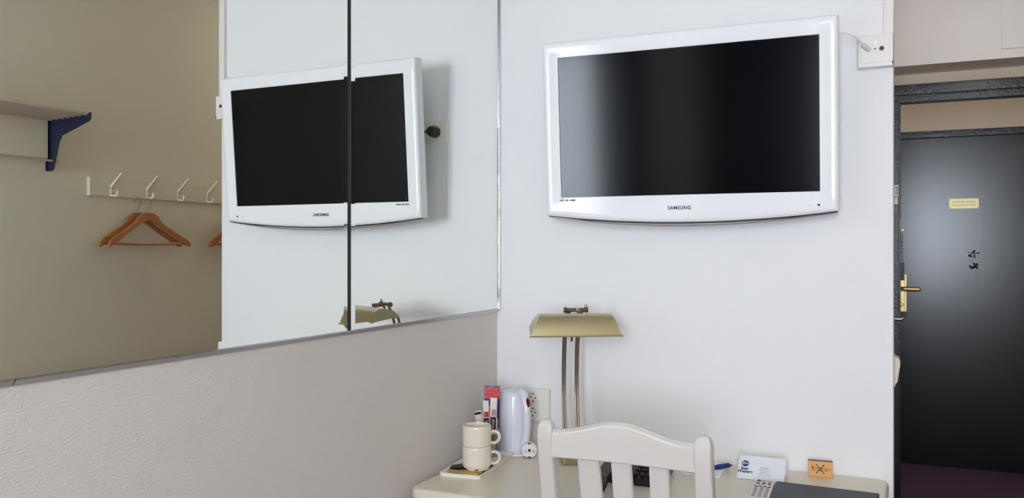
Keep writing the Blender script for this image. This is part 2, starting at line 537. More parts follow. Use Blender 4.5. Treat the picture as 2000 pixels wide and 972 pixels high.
def mirror_panel(y0, y1, label, tilt=0.0):
    h, l = MT - MB, y1 - y0
    root = thing('mirror', label, 'mirror', (0.001, y0, MB), (0, 0, R(tilt)))
    g, bev = .0085, .015
    t = bmesh.new()
    o_ = [(0, 0), (l, 0), (l, h), (0, h)]
    i_ = [(bev, bev), (l - bev, bev), (l - bev, h - bev), (bev, h - bev)]
    B = [t.verts.new((.0015, y, z)) for y, z in o_]
    O = [t.verts.new((g - .0006, y, z)) for y, z in o_]
    I = [t.verts.new((g, y, z)) for y, z in i_]
    t.faces.new(B)
    t.faces.new(I)
    for k in range(4):
        k2 = (k + 1) % 4
        t.faces.new((O[k], O[k2], I[k2], I[k]))
        t.faces.new((B[k], B[k2], O[k2], O[k]))
    bmesh.ops.recalc_face_normals(t, faces=t.faces)
    obj('mirror_glass', t, 'mirror', root, flatshade=True)
    b = bmesh.new(); box(b, (0, 0.0005, 0.0005), (.0013, l - .0005, h - .0005)); obj('backing', b, 'dark_gap', root)
    return root


mirror_panel(-.793, -.0065, 'wall mirror nearest the room corner, reflecting the brass lamp', 0.12)
mirror_panel(-2.30, -.807, 'long wall mirror left of the dark joint, reflecting the coat hooks', 0.0)
b = bmesh.new(); box(b, (0.0005, -.8065, MB), (.005, -.7935, MT)); tag(obj('mirror_joint', b, 'dark_gap'), 'dark upright joint strip between the two wall mirrors', 'joint strip')
mr = thing('mirror_rail', 'thin polished metal channel along the bottom and corner edge of the wall mirrors', 'mirror rail', (0, 0, 0))
b = bmesh.new(); prism(b, [(.0005, MB - .0095), (.0035, MB - .0095), (.0115, MB - .0005), (.0115, MB + .001), (.0095, MB + .001), (.0095, MB - .0005), (.0005, MB - .0005)], -2.30, -1.615, 'y'); obj('bottom_channel', b, 'trim_metal', mr, ang=20)
b = bmesh.new(); prism(b, [(.0005, MB - .0095), (.0035, MB - .0095), (.0115, MB - .0005), (.0115, MB + .001), (.0095, MB + .001), (.0095, MB - .0005), (.0005, MB - .0005)], -1.613, -.0005, 'y'); obj('bottom_channel', b, 'trim_metal', mr, ang=20)
b = bmesh.new(); box(b, (.0005, -.0055, MB), (.012, -.0005, MT), .0012); obj('corner_channel', b, 'trim_metal', mr)
b = bmesh.new()
tube(b, [(.010, -.0062, MB + .02 + i * .02) for i in range(28)], [.0011 + .0009 * random.random() for i in range(28)], 6)
obj('sealant_bead', b, 'trim_metal', mr)

# ============================================================ TELEVISION
tv = thing('television', 'white glossy flat television mounted on the white wall, screen off', 'television', (.6095, -.131, 1.670), (R(4.5), 0, R(1.25)))
SW, SH = .3485, .196
W_, T_, B_, SAG = .3945, .241, .247, .024


def outline(ins, n=28, m=16):
    pts = []
    Wi = W_ - ins
    top = T_ - ins

    def bot(x):
        return -(B_ + SAG * (1 - (x / W_) ** 2)) + ins
    for k in range(n):          # top, left to right
        pts.append((-Wi + 2 * Wi * k / n, top))
    for k in range(m):          # right, downwards
        pts.append((Wi, top + (bot(Wi) - top) * k / m))
    for k in range(n):
        x = Wi - 2 * Wi * k / n
        pts.append((x, bot(x)))
    for k in range(m):
        pts.append((-Wi, bot(-Wi) + (top - bot(-Wi)) * k / m))
    return pts


def rect(w, h, n=28, m=16):
    pts = [(-w + 2 * w * k / n, h) for k in range(n)]
    pts += [(w, h - 2 * h * k / m) for k in range(m)]
    pts += [(w - 2 * w * k / n, -h) for k in range(n)]
    pts += [(-w, -h + 2 * h * k / m) for k in range(m)]
    return pts


t = bmesh.new()
loops = [(rect(SW, SH), .004), (rect(SW, SH), -.0005), (rect(SW + .0015, SH + .0015), -.002)]
for ins, y in ((.020, -.0042), (.011, -.0038), (.0065, -.0026), (.003, -.0003), (.001, .003), (0, .007), (0, .014), (0, .034), (.003, .040), (.012, .044), (.05, .046)):
    loops.append((outline(ins), y))
rings = [[t.verts.new((p[0], y, p[1])) for p in L] for L, y in loops]
for a, c in zip(rings, rings[1:]):
    n = len(a)
    for k in range(n):
        t.faces.new((a[k], a[(k + 1) % n], c[(k + 1) % n], c[k]))
t.faces.new(rings[-1])
bmesh.ops.recalc_face_normals(t, faces=t.faces)
obj('bezel', t, 'tv_white', tv, ang=50)
b = bmesh.new(); box(b, (-SW, .002, -SH), (SW, .006, SH)); obj('screen', b, 'screen', tv)
# chrome line and lip along the curved chin
xs = [-W_ + .004 + (2 * W_ - .008) * i / 40 for i in range(41)]
b = bmesh.new(); tube(b, [(x, .006 + .004, -(B_ + SAG * (1 - (x / W_) ** 2)) - .0012) for x in xs], .0022, 8); obj('chin_groove', b, 'bolt', tv)
b = bmesh.new(); tube(b, [(x, .010, -(B_ + SAG * 1.28 * (1 - (x / W_) ** 2)) - .0042 + .002) for x in xs], .0022, 8); obj('chin_lip', b, 'chrome', tv)
b = bmesh.new(); box(b, (-.33, .044, -.20), (.33, .085, .18), .02, 3); obj('back_housing', b, 'tv_back', tv)
b = bmesh.new(); box(b, (-.12, .083, -.11), (.12, .094, .09), .003); box(b, (-.05, .093, -.09), (.05, .122, -.02), .002); obj('wall_bracket', b, 'black_plastic', tv)
tz = T_ * 0 - .2315
text('logo_text', 'SAMSUNG', .0132, 'print_grey', T(-.010, -.0045, tz) @ FRONT @ Matrix.Diagonal((.97, 1, 1, 1)), tv, bold=.0003, spacing=1.1)
text('mark_text', 'LCD  HD  HDMI', .0066, 'print_grey', T(-.329, -.0044, -.2045) @ FRONT, tv, bold=.0002)
b = bmesh.new(); lathe(b, [(0, 0), (.0032, 0), (.002, .0012), (0, .0015)], 14, T(.346, -.0042, -.2305, 90)); obj('sensor', b, 'bolt', tv)
b = bmesh.new(); box(b, (.322, -.0043, -.231), (.328, -.0035, -.2302)); obj('power_mark', b, 'print_grey', tv)

# antenna outlet on the wall end, cable duct, coax cable
ao = thing('antenna_outlet', 'square white surface-mounted antenna outlet right of the television', 'outlet', (1.085, 0, 1.835))
b = bmesh.new(); box(b, (-.042, -.030, -.041), (.042, 0, .041), .003); obj('outlet_box', b, 'white_plastic', ao)
b = bmesh.new(); box(b, (-.034, -.0325, -.030), (.034, -.029, .033), .001); obj('cover_plate', b, 'white_plastic', ao)
b = bmesh.new(); tube(b, [(.015, -.0345, .004), (.015, -.030, .004)], .0085, 20); obj('collar', b, 'white_plastic', ao)
b = bmesh.new(); tube(b, [(.015, -.0352, .004), (.015, -.030, .004)], .0058, 20); obj('jack', b, 'black_plastic', ao)
b = bmesh.new(); tube(b, [(-.0005, -.034, .004), (-.0005, -.030, .004)], .002, 10); obj('screw', b, 'bolt', ao)
b = bmesh.new(); box(b, (-.005, -.034, .018), (.008, -.031, .026), .001); prism(b, [(-.004, .018), (.007, .018), (.0015, .008)], -.0338, -.031, 'y'); obj('label_mark', b, 'tv_white', ao)
b = bmesh.new(); box(b, (.039, -.0305, -.036), (.0422, -.020, -.028)); obj('clip', b, 'bolt', ao)
b = bmesh.new(); box(b, (1.1035, -.013, 1.877), (1.1275, 0, CEIL - .001), .0015); tag(obj('cable_duct', b, 'white_plastic'), 'white plastic cable duct rising from the antenna outlet along the wall end', 'cable duct')
cb = thing('antenna_cable', 'thin white coax cable running from the television to the antenna outlet', 'cable', (0, 0, 0))
b = bmesh.new(); tube(b, smooth([(.93, -.072, 1.865), (.985, -.088, 1.8745), (1.010, -.090, 1.8745), (1.032, -.080, 1.868), (1.047, -.067, 1.858), (1.060, -.050, 1.846)], 8), .0022, 8); obj('cable', b, 'white_plastic', cb)
b = bmesh.new(); tube(b, [(1.055, -.057, 1.850), (1.0665, -.042, 1.8405), (1.069, -.0355, 1.838)], [.0045, .0058, .0062], 14); obj('plug', b, 'white_plastic', cb)

# wall socket hidden behind the television, seen in the mirror
ws = thing('power_socket', 'single white wall socket beside the television, visible in the mirror', 'socket', (.2275, 0, 1.700))
b = bmesh.new(); box(b, (-.04, -.008, -.038), (.04, 0, .038), .002); obj('plate', b, 'socket_cream', ws)
b = bmesh.new(); box(b, (-.028, -.012, -.028), (.028, -.007, .028), .002); obj('insert', b, 'socket_cream', ws)
pc = thing('television_power_cord', 'black plug and cord in the wall socket behind the television edge', 'power cord', (.2275, 0, 1.700))
b = bmesh.new(); lathe(b, [(0, .012), (.018, .012), (.019, .03), (.015, .045), (.010, .047), (0, .047)], 24, T(0, 0, 0, 90)); obj('plug', b, 'black_plastic', pc)
b = bmesh.new(); tube(b, smooth([(.004, -.04, .0), (.022, -.043, -.002), (.032, -.036, -.03), (.034, -.03, -.10), (.055, -.04, -.16), (.10, -.03, -.17)], 8), .0033, 8); obj('cord', b, 'black_plastic', pc)

# light switch on the face of the wall end
sw = thing('light_switch', 'yellowish rocker switch sticking out past the wall end beside the black door', 'light switch', (WD, .06, 1.010))
b = bmesh.new(); box(b, (0, -.03, -.04), (.004, .03, .04), .0015); obj('plate', b, 'switch', sw)
b = bmesh.new(); prism(b, [(.004, -.034), (.009, -.028), (.0155, .016), (.0155, .024), (.012, .034), (.004, .036)], -.024, .024, 'y', .0008, 1); obj('rocker', b, 'switch', sw)

# ============================================================ HAT SHELF, HOOKS, HANGERS (on the right wall)
hs = thing('hat_shelf', 'slatted hat shelf with navy blue bracket and white back board, seen in the mirror', 'shelf', (XR, -.03, 1.64))


def bracket(y):
    b = bmesh.new()
    prism(b, [(-.002, .206), (-.228, .216), (-.243, .222), (-.243, .196), (-.232, .186), (-.080, .138), (-.066, .115), (-.034, .008), (-.024, 0), (-.008, 0), (-.002, .008)], y - .003, y + .003, 'y', .0012, 1)
    box(b, (-.003, y - .012, 0), (0, y + .012, .206), .001)
    o = obj('bracket', b, 'bracket', hs)
    for zz in (.055, .175):
        b = bmesh.new(); lathe(b, [(0, 0), (.004, 0), (.003, .002), (0, .0025)], 10, T(-.003, y - .008, zz, 0, -90)); obj('screw', b, 'chrome', o)


bracket(0); bracket(-1.0)
for i in range(7):
    d = .022 + i * .033
    b = bmesh.new(); tube(b, [(-d, -1.03, .206 + d * .045), (-d, .008, .206 + d * .045)], .0078, 10); obj('slat', b, 'shelf_slat', hs)
b = bmesh.new(); box(b, (-.016, -.99, .048), (-.0035, -.012, .206), .002); obj('back_board', b, 'rail_white', hs)
b = bmesh.new(); tube(b, [(-.030, -1.02, .040), (-.030, .020, .040)], .0045, 10); obj('lower_rod', b, 'shelf_slat', hs)

hr = thing('coat_rack', 'cream wooden rail with double metal coat hooks on the wall, seen in the mirror', 'coat rack', (XR, .152, 1.554))
b = bmesh.new(); box(b, (-.017, 0, 0), (0, 1.25, .078), .0015); obj('rail', b, 'wall_right', hr)
HY = [.262, .457, .640, .827, 1.015, 1.20]
for y in HY:
    yy = y - .152
    b = bmesh.new()
    fl = .45
    tube(b, [(-.030, yy, .098), (-.031, yy, .098)], .001, 6)
    # plate, upper prong, lower prong: flat cast strip seen edge on
    box(b, (-.021, yy - .007, .0), (-.0165, yy + .007, .048), .001)
    prism(b, [(-.0165, .040), (-.0165, .050), (-.078, .102), (-.084, .102), (-.084, .096), (-.022, .040)], yy - .006, yy + .006, 'y', .0015, 1)
    prism(b, [(-.0165, .0), (-.0165, .006), (-.046, .006), (-.050, .012), (-.050, .026), (-.056, .026), (-.058, .010), (-.052, -.001), (-.046, -.002)], yy - .006, yy + .006, 'y', .0012, 1)
    h = obj('hook', b, 'hook_white', hr)
    for zz in (.014, .033):
        b = bmesh.new(); lathe(b, [(0, 0), (.0028, 0), (.002, .001), (0, .0012)], 8, T(-.0212, yy + .001, zz, 0, -90)); obj('screw', b, 'bolt', h)


def hanger(label, x, y, zhook, rz, group):
    root = thing('wooden_hanger', label, 'hanger', (x, y, zhook), (0, 0, R(rz)), group)
    # local: plane y-z; the steel hook rests on origin
    top = -.062
    arm_top = [(0, top), (.030, top - .003), (.052, top - .018), (.075, top - .045), (.10, top - .062), (.16, top - .093), (.205, top - .118), (.223, top - .136), (.226, top - .150)]
    arm_bot = [(.216, top - .152), (.200, top - .146), (.15, top - .115), (.09, top - .080), (.04, top - .050), (0, top - .032)]
    b = bmesh.new()
    right = arm_top + arm_bot
    left = [(-p[0], p[1]) for p in arm_top[1:] + arm_bot[:-1]][::-1]
    prism(b, right + left, -.0065, .0065, 'x', .0025, 2)
    bmesh.ops.subdivide_edges(b, edges=[e for e in b.edges if e.calc_length() > .04], cuts=1)
    for v in b.verts:              # arms sweep forward
        v.co.x -= abs(v.co.y) ** 2 * .42
    obj('shoulder', b, 'hanger', root)
    b = bmesh.new(); tube(b, [(-.0155, -.196, top - .137), (-.004, -.1, top - .139), (0, 0, top - .140), (-.004, .1, top - .139), (-.0155, .196, top - .137)], .0065, 10); obj('trouser_bar', b, 'hanger', root)
    b = bmesh.new()
    pts = [Vector((0, 0, top)), Vector((0, 0, top + .018))]
    pts += [Vector((0, .002, top + .026)), Vector((0, .012, top + .036)), Vector((0, .019, top + .048))]
    pts += torus_arc((0, 0, -.018), .0195, R(-15), R(195), 16, ((0, 1, 0), (0, 0, 1)))
    tube(b, pts, .0019, 8); obj('steel_hook', b, 'chrome', root)
    b = bmesh.new(); tube(b, [(0, 0, top - .001), (0, 0, top + .014)], [.0045, .0035], 10); obj('ferrule', b, 'chrome', root)
    return root


G = 'wooden hangers on the coat rack'
hanger('front wooden hanger of the full pair on the second hook', 1.944, .424, 1.552, 1.5, None)
hanger('rear wooden hanger of the full pair, nearer the wall', 1.972, .395, 1.552, .5, None)
hanger('front wooden hanger of the pair cut off by the wall end', 1.942, .995, 1.552, 0, None)
hanger('rear wooden hanger of the pair cut off by the wall end', 1.970, 1.03, 1.552, -1, None)
for o in bpy.data.objects:
    if o.name.startswith('wooden_hanger'):
        o['group'] = G

# ============================================================ DESK
DZ = .735
dk = thing('desk', 'white lacquered writing desk under the television', 'desk', (.57, -.29, 0))
x0, x1, y0, y1 = -.542, .547, -.292, .288


def rounded(x0, y0, x1, y1, r, n=6):
    pts = []
    for cx, cy, a in ((x1 - r, y1 - r, 0), (x0 + r, y1 - r, 90), (x0 + r, y0 + r, 180), (x1 - r, y0 + r, 270)):
        for k in range(n + 1):
            an = R(a + 90 * k / n)
            pts.append((cx + r * math.cos(an), cy + r * math.sin(an)))
    return pts


b = bmesh.new(); prism(b, rounded(x0, y0, x1, y1, .035), DZ - .030, DZ, 'z', .010, 4); obj('desk_top', b, 'desk', dk)
b = bmesh.new(); box(b, (x0 + .03, y0 + .03, DZ - .13), (x1 - .03, y0 + .05, DZ - .029), .002); obj('front_apron', b, 'desk', dk)
b = bmesh.new(); box(b, (x0 + .03, y1 - .05, DZ - .13), (x1 - .03, y1 - .03, DZ - .029), .002); obj('rear_apron', b, 'desk', dk)
for sx in (x0 + .03, x1 - .05):
    b = bmesh.new(); box(b, (sx, y0 + .05, DZ - .13), (sx + .02, y1 - .05, DZ - .029), .002); obj('side_apron', b, 'desk', dk)
for sx in (x0 + .052, x1 - .052):
    for sy in (y0 + .052, y1 - .052):
        b = bmesh.new(); lathe(b, [(0, 0), (.012, 0), (.016, .1), (.019, .45), (.024, .58), (.022, .6), (.024, .604), (0, .604)], 20, T(sx, sy, 0)); obj('leg', b, 'desk', dk)

# ============================================================ CHAIR
ch = thing('chair', 'white painted wooden chair with curved top rail, pulled up to the desk', 'chair', (.611, -.673, 0), (0, 0, R(-4.2)))
HWc = .1767


def ypost(z):
    return 0.0 if z > .9 else (.9 - z) * .16 if z > .45 else .072 - (.45 - z) * .10


for s in (-1, 1):
    b = bmesh.new()
    t = bmesh.new()
    zs = [0, .2, .42, .50, .62, .74, .84, .90, .925, .938, .946, .9505, .9525]
    rings = []
    for z in zs:
        if z > .925:
            u = (z - .925) / .0275
            sc_ = math.sqrt(max(0, 1 - u ** 2))
            hx = .0185 - .0125 * (1 - sc_)
            hy = .015 * max(sc_, .25)
        else:
            hx, hy = .0185, .015
        yy = ypost(z)
        q = .006 if z <= .925 else .004
        ring = []
        for (cx, cy, a) in ((1, 1, 0), (-1, 1, 90), (-1, -1, 180), (1, -1, 270)):
            qq = min(q, hx * .6, hy * .6)
            for k in range(4):
                an = R(a + 30 * k)
                ring.append(t.verts.new((s * HWc + cx * (hx - qq) + qq * math.cos(an), yy + cy * (hy - qq) + qq * math.sin(an), z)))
        rings.append(ring)
    for a, c in zip(rings, rings[1:]):
        for k in range(16):
            t.faces.new((a[k], a[(k + 1) % 16], c[(k + 1) % 16], c[k]))
    t.faces.new(rings[0][::-1]); t.faces.new(rings[-1])
    bmesh.ops.recalc_face_normals(t, faces=t.faces)
    merge(b, t)
    obj('back_post', b, 'chair', ch, ang=50)
# top rail: serpentine top, slightly bowed
t = bmesh.new()
N = 36
hx = HWc - .016
secs = []


def rail_top(u):            # u -1..1
    return .9335 + .0265 * (0.5 + 0.5 * math.cos(PI * min(1, abs(u + .06) / .94))) ** 1.1 + .001 * u


for i in range(N + 1):
    u = -1 + 2 * i / N
    x = u * hx
    bow = .012 * (1 - u * u)
    zt = rail_top(u)
    zb = .874 + .002 * u
    yf, yb = -.011 - bow * .0, .011
    off = bow
    prof = [(yf + off, zb + .002), (yf + off, zt - .0125), (yf + .0022 + off, zt - .006), (yf + .009 + off, zt), (yb - .006 + off, zt), (yb - .002 + off, zt - .0025), (yb + off, zt - .007), (yb + off, zb + .002), (yb - .002 + off, zb), (yf + .002 + off, zb)]
    secs.append([t.verts.new((x, p[0], p[1])) for p in prof])
for a, c in zip(secs, secs[1:]):
    n = len(a)
    for k in range(n):
        t.faces.new((a[k], a[(k + 1) % n], c[(k + 1) % n], c[k]))
t.faces.new(secs[0]); t.faces.new(secs[-1][::-1])
bmesh.ops.recalc_face_normals(t, faces=t.faces)
obj('top_rail', t, 'chair', ch, ang=30)
# slats: px edges converted to local x at the rail
for xa, xb, dx in ((-.1075, -.0575, .012), (-.0285, .016, .003), (.057, .0995, -.006)):
    b = bmesh.new()
    yt, yb_ = .008, ypost(.46) - .0
    t = bmesh.new()
    pr = []
    for z, f in ((.876, 0), (.70, .45), (.47, 1)):
        yy = ypost(z) + (.010 if z > .5 else 0)
        xx0, xx1 = xa + dx * f, xb + dx * f
        pr.append([t.verts.new(p) for p in ((xx0, yy - .006, z), (xx1, yy - .006, z), (xx1, yy + .006, z), (xx0, yy + .006, z))])
    for a, c in zip(pr, pr[1:]):
        for k in range(4):
            t.faces.new((a[k], a[(k + 1) % 4], c[(k + 1) % 4], c[k]))
    t.faces.new(pr[0]); t.faces.new(pr[-1][::-1])
    bmesh.ops.recalc_face_normals(t, faces=t.faces)
    bmesh.ops.bevel(t, geom=[e for e in t.edges if abs(e.verts[0].co.z - e.verts[1].co.z) > .05], offset=.002, segments=2, affect='EDGES')
    obj('back_slat', t, 'chair', ch)
b = bmesh.new(); box(b, (-HWc + .018, ypost(.47) - .009, .455), (HWc - .018, ypost(.47) + .009, .475), .003); obj('lower_back_rail', b, 'chair', ch)
b = bmesh.new(); prism(b, [(-.195, .44), (.195, .44), (.175, .09), (.15, .085), (-.15, .085), (-.175, .09)], .425, .450, 'z', .008, 3); obj('seat', b, 'chair', ch)
for s in (-1, 1):
    b = bmesh.new(); lathe(b, [(0, 0), (.013, 0), (.017, .2), (.019, .40), (.018, .424), (0, .424)], 16, T(s * .165, .40, 0)); obj('front_leg', b, 'chair', ch)
    b = bmesh.new(); tube(b, [(s * .172, ypost(.2) + .01, .2), (s * .165, .388, .2)], .009, 10); obj('stretcher', b, 'chair', ch)

# ============================================================ LAMP
lm = thing('desk_lamp', 'brass banker style desk lamp with a trough shade on two thin curved rods', 'lamp', (.305, -.150, DZ), (0, 0, R(31)))
b = bmesh.new(); box(b, (-.035, -.05, 0), (.065, .035, .030), .004, 3); obj('base', b, 'brass_shade', lm)
for dx in (-.0185, .0185):
    b = bmesh.new()
    for e in (-.0032, .0032):
        tube(b, smooth([(dx + e, 0, .02), (dx + e, .024, .10), (dx + e, .038, .20), (dx + e, .032, .30), (dx + e, .016, .36), (dx * .95 + e, -.012, .405), (dx * .95 + .004 + e, -.0187, .420)], 6), .0029, 10)
    obj('rod', b, 'brass_dark', lm)
b = bmesh.new()
tube(b, [(-.024, -.0187, .4235), (.040, -.0187, .4235)], .0055, 14)
tube(b, [(-.029, -.0187, .4235), (-.020, -.0187, .4235)], .0078, 14)
tube(b, [(.030, -.0187, .4235), (.039, -.0187, .4235)], .0078, 14)
tube(b, [(.034, -.0187, .428), (.034, -.0187, .438)], .0033, 10)
tube(b, [(.008, -.02, .4225), (.008, -.060, .4205)], .0065, 12)
obj('hinge_bar', b, 'brass_dark', lm)
# shade: trough with sloping ends, open below
lx0, lx1 = -.138, .112
tx0, tx1 = -.108, .088
cs = [(-.127, .361), (-.124, .378), (-.118, .398), (-.109, .411), (-.094, .418), (-.072, .418), (-.052, .412), (-.038, .398), (-.030, .380)]   # (y,z)
t = bmesh.new()


def shade_loop(thick):
    rows = []
    nx = 20
    zmin, zmax = .359, .418
    for i in range(nx + 1):
        u = i / nx
        row = []
        for (y, z) in cs:
            f = (z - zmin) / (zmax - zmin)
            f = max(0, min(1, f))
            e0 = lx0 + (tx0 - lx0) * f
            e1 = lx1 + (tx1 - lx1) * f
            cy, cz = -.076, .36
            yy = cy + (y - cy) * (1 - thick * 12)
            zz = z - thick if z > .37 else z
            row.append(t.verts.new((e0 + thick + (e1 - e0 - 2 * thick) * u, yy, zz)))
        rows.append(row)
    return rows


Ro = shade_loop(0.0)
Ri = shade_loop(.0015)
for rows in (Ro, Ri):
    for a, c in zip(rows, rows[1:]):
        for k in range(len(cs) - 1):
            t.faces.new((a[k], a[k + 1], c[k + 1], c[k]))
    t.faces.new(rows[0]); t.faces.new(rows[-1][::-1])
bmesh.ops.recalc_face_normals(t, faces=t.faces)
for (a, c) in ((Ro, Ri),):
    for i in range(len(Ro) - 1):
        for k in (0, len(cs) - 1):
            t.faces.new((a[i][k], a[i + 1][k], c[i + 1][k], c[i][k]))
obj('shade', t, 'brass_shade', lm, ang=28)
b = bmesh.new(); tube(b, [(lx0 - .001, -.1285, .3615), (lx1 + .001, -.1285, .3615)], .0022, 8); obj('shade_rim', b, 'brass_shade', lm)
b = bmesh.new(); tube(b, [(-.06, -.076, .385), (.06, -.076, .385)], .009, 12); obj('bulb', b, 'white_plastic', lm)
b = bmesh.new(); tube(b, [(-.016, -.07, .385), (-.016, -.072, .342)], [.002, .003], 8); obj('pull_switch', b, 'bolt', lm)

# ============================================================ DOUBLE SOCKET
ds = thing('double_socket', 'white double wall socket above the desk beside the kettle', 'socket', (.138, 0, .857))
b = bmesh.new(); box(b, (-.040, -.020, -.050), (.042, 0, .050), .004, 3); obj('plate', b, 'socket_cream', ds)
for zz in (.0215, -.0225):
    b = bmesh.new()
    lathe(b, [(0, .0215), (.0155, .0215), (.0165, .0255), (.0185, .026), (.0195, .024), (.0195, .020)], 28, T(-.010, 0, zz, 90)); f = obj('socket_well', b, 'socket_cream', ds)
    for (px_, pz_) in ((-.0065, .003), (.0095, .0005), (.001, -.0095), (.001, .0125)):
        b = bmesh.new(); tube(b, [(-.010 + px_, -.0225, zz + pz_), (-.010 + px_, -.0205, zz + pz_)], .0022, 10); obj('pin_hole', b, 'key_black', f)

# ============================================================ KETTLE
kt = thing('electric_kettle', 'white plastic cordless kettle with a dark red indicator in the desk corner', 'kettle', (.112, -.122, DZ))
b = bmesh.new(); lathe(b, [(0, 0), (.048, 0), (.050, .004), (.049, .010), (.046, .012), (0, .012)], 40); obj('power_base', b, 'kettle', kt)
b = bmesh.new(); lathe(b, [(0, .012), (.044, .012), (.046, .02), (.047, .045), (.046, .08), (.0435, .12), (.0405, .150), (.039, .160), (.0385, .163), (.0405, .1635), (.0395, .172), (.034, .179), (.02, .182), (0, .183)], 44); obj('jug', b, 'kettle', kt)
b = bmesh.new(); prism(b, [(-.028, .160), (-.052, .166), (-.054, .160), (-.036, .135)], -.012, .012, 'y', .004, 2, T(rz=-28)); obj('spout', b, 'kettle', kt)
hd = R(-32)
ux, uy = math.cos(hd), math.sin(hd)
pth = [(.020, .176), (.040, .178), (.053, .168), (.060, .148), (.064, .12), (.0645, .09), (.060, .060), (.052, .038), (.042, .022)]
b = bmesh.new()
tube(b, smooth([(r * ux, r * uy, z) for r, z in pth], 6), .0138, 14, flat=.85)
obj('handle', b, 'kettle', kt)
b = bmesh.new(); lathe(b, [(0, 0), (.008, .0), (.0065, .0025), (0, .004)], 16, T(.0722 * ux, .0722 * uy, .155, 0, 74, -32), 1.7, .8)
obj('indicator_switch', b, 'red', kt)
b = bmesh.new(); tube(b, smooth([(-.03, -.050, .004), (0, -.060, .004), (.03, -.056, .004), (.050, -.045, .005)], 8), .0032, 8); obj('cord', b, 'white_plastic', kt)
kp = thing('plug', 'white earthed plug lying on the desk beside the kettle', 'plug', (.176, -.158, DZ))
kp.scale = (1.2, 1.2, 1.2)
b = bmesh.new(); lathe(b, [(0, .0), (.0175, 0), (.0185, .004), (.0185, .016), (.014, .026), (.006, .036), (0, .036)], 28, T(0, 0, .0185, 90, 0, 205) @ T(0, 0, -.014)); obj('plug_body', b, 'white_plastic', kp)
for (dx, dz) in ((-.0095, 0), (.0095, 0)):
    b = bmesh.new(); tube(b, [(dx, 0, 0), (dx, 0, .0)], .002, 6) if False else tube(b, [(0, 0, 0), (0, 0, .018)], .0024, 8, T(0, 0, .0185, 90, 0, 25) @ T(dx, dz, .012)); obj('pin', b, 'chrome', kp)
b = bmesh.new(); tube(b, [(0, 0, 0), (0, 0, .0012)], .0036, 12, T(0, 0, .0185, 90, 0, 25) @ T(0, 0, .0142)); obj('earth_hole', b, 'key_black', kp)
for a in (0, 180):
    b = bmesh.new(); box(b, (-.004, .0145, .0135), (.004, .0178, .0148), 0, 1, T(0, 0, .0185, 90, 0, 25) @ T(rz=a)); obj('earth_clip', b, 'bolt', kp)

# ============================================================ TRAY AND ITS THINGS
TR = R(5.6)
tc_ = Vector((.0895, -.308, DZ))
ty = thing('tray', 'white rectangular tray in the desk corner under the mugs', 'tray', tc_, (0, 0, TR))
tw, tl = .0585, .139
b = bmesh.new()
# floor + sloping rim
t = bmesh.new()
loops_ = [(tw - .010, tl - .010, 0), (tw - .002, tl - .002, .0), (tw, tl, .010), (tw - .003, tl - .003, .0105), (tw - .009, tl - .009, .003)]
rg = []
for (a, c, z) in loops_:
    rg.append([t.verts.new((x, y, z)) for x, y in rounded(-a, -c, a, c, .008, 4)])
for a, c in zip(rg, rg[1:]):
    n = len(a)
    for k in range(n):
        t.faces.new((a[k], a[(k + 1) % n], c[(k + 1) % n], c[k]))
t.faces.new(rg[0][::-1]); t.faces.new(rg[-1])
bmesh.ops.recalc_face_normals(t, faces=t.faces)
obj('tray_body', t, 'tray', ty, ang=25)


def on_tray(x, y, z=0.003):
    return ty.location + Vector((x * math.cos(TR) - y * math.sin(TR), x * math.sin(TR) + y * math.cos(TR), z))


def mug(label, loc, rz, group='stacked cream mugs'):
    root = thing('mug', label, 'mug', loc, (0, 0, R(rz)), group)
    b = bmesh.new()
    lathe(b, [(0, 0), (.0305, 0), (.0325, .0015), (.0335, .007), (.0362, .0085), (.0376, .0115), (.0382, .017), (.0382, .056), (.0376, .0605), (.0366, .0622), (.0358, .0622), (.0350, .060), (.0345, .012), (.030, .008), (0, .008)], 48)
    obj('cup', b, 'mug', root)
    b = bmesh.new()
    pts = [Vector((.0365, 0, .013)), Vector((.046, 0, .0115))] + torus_arc((.0465, 0, .027), .0155, R(-85), R(85), 12, ((1, 0, 0), (0, 0, 1))) + [Vector((.046, 0, .0425)), Vector((.0365, 0, .042))]
    tube(b, pts, .0042, 10)
    obj('handle', b, 'mug', root)
    return root


mp_ = (.1195, -.378)
mug('lower cream mug of the stacked pair on the tray', (mp_[0], mp_[1], DZ + .0105), 38)
mug('upper cream mug stacked on top of the other', (mp_[0], mp_[1], DZ + .0105 + .0545), 40)
# napkins / packets beneath
pk = on_tray(-.004, -.050, .0032)


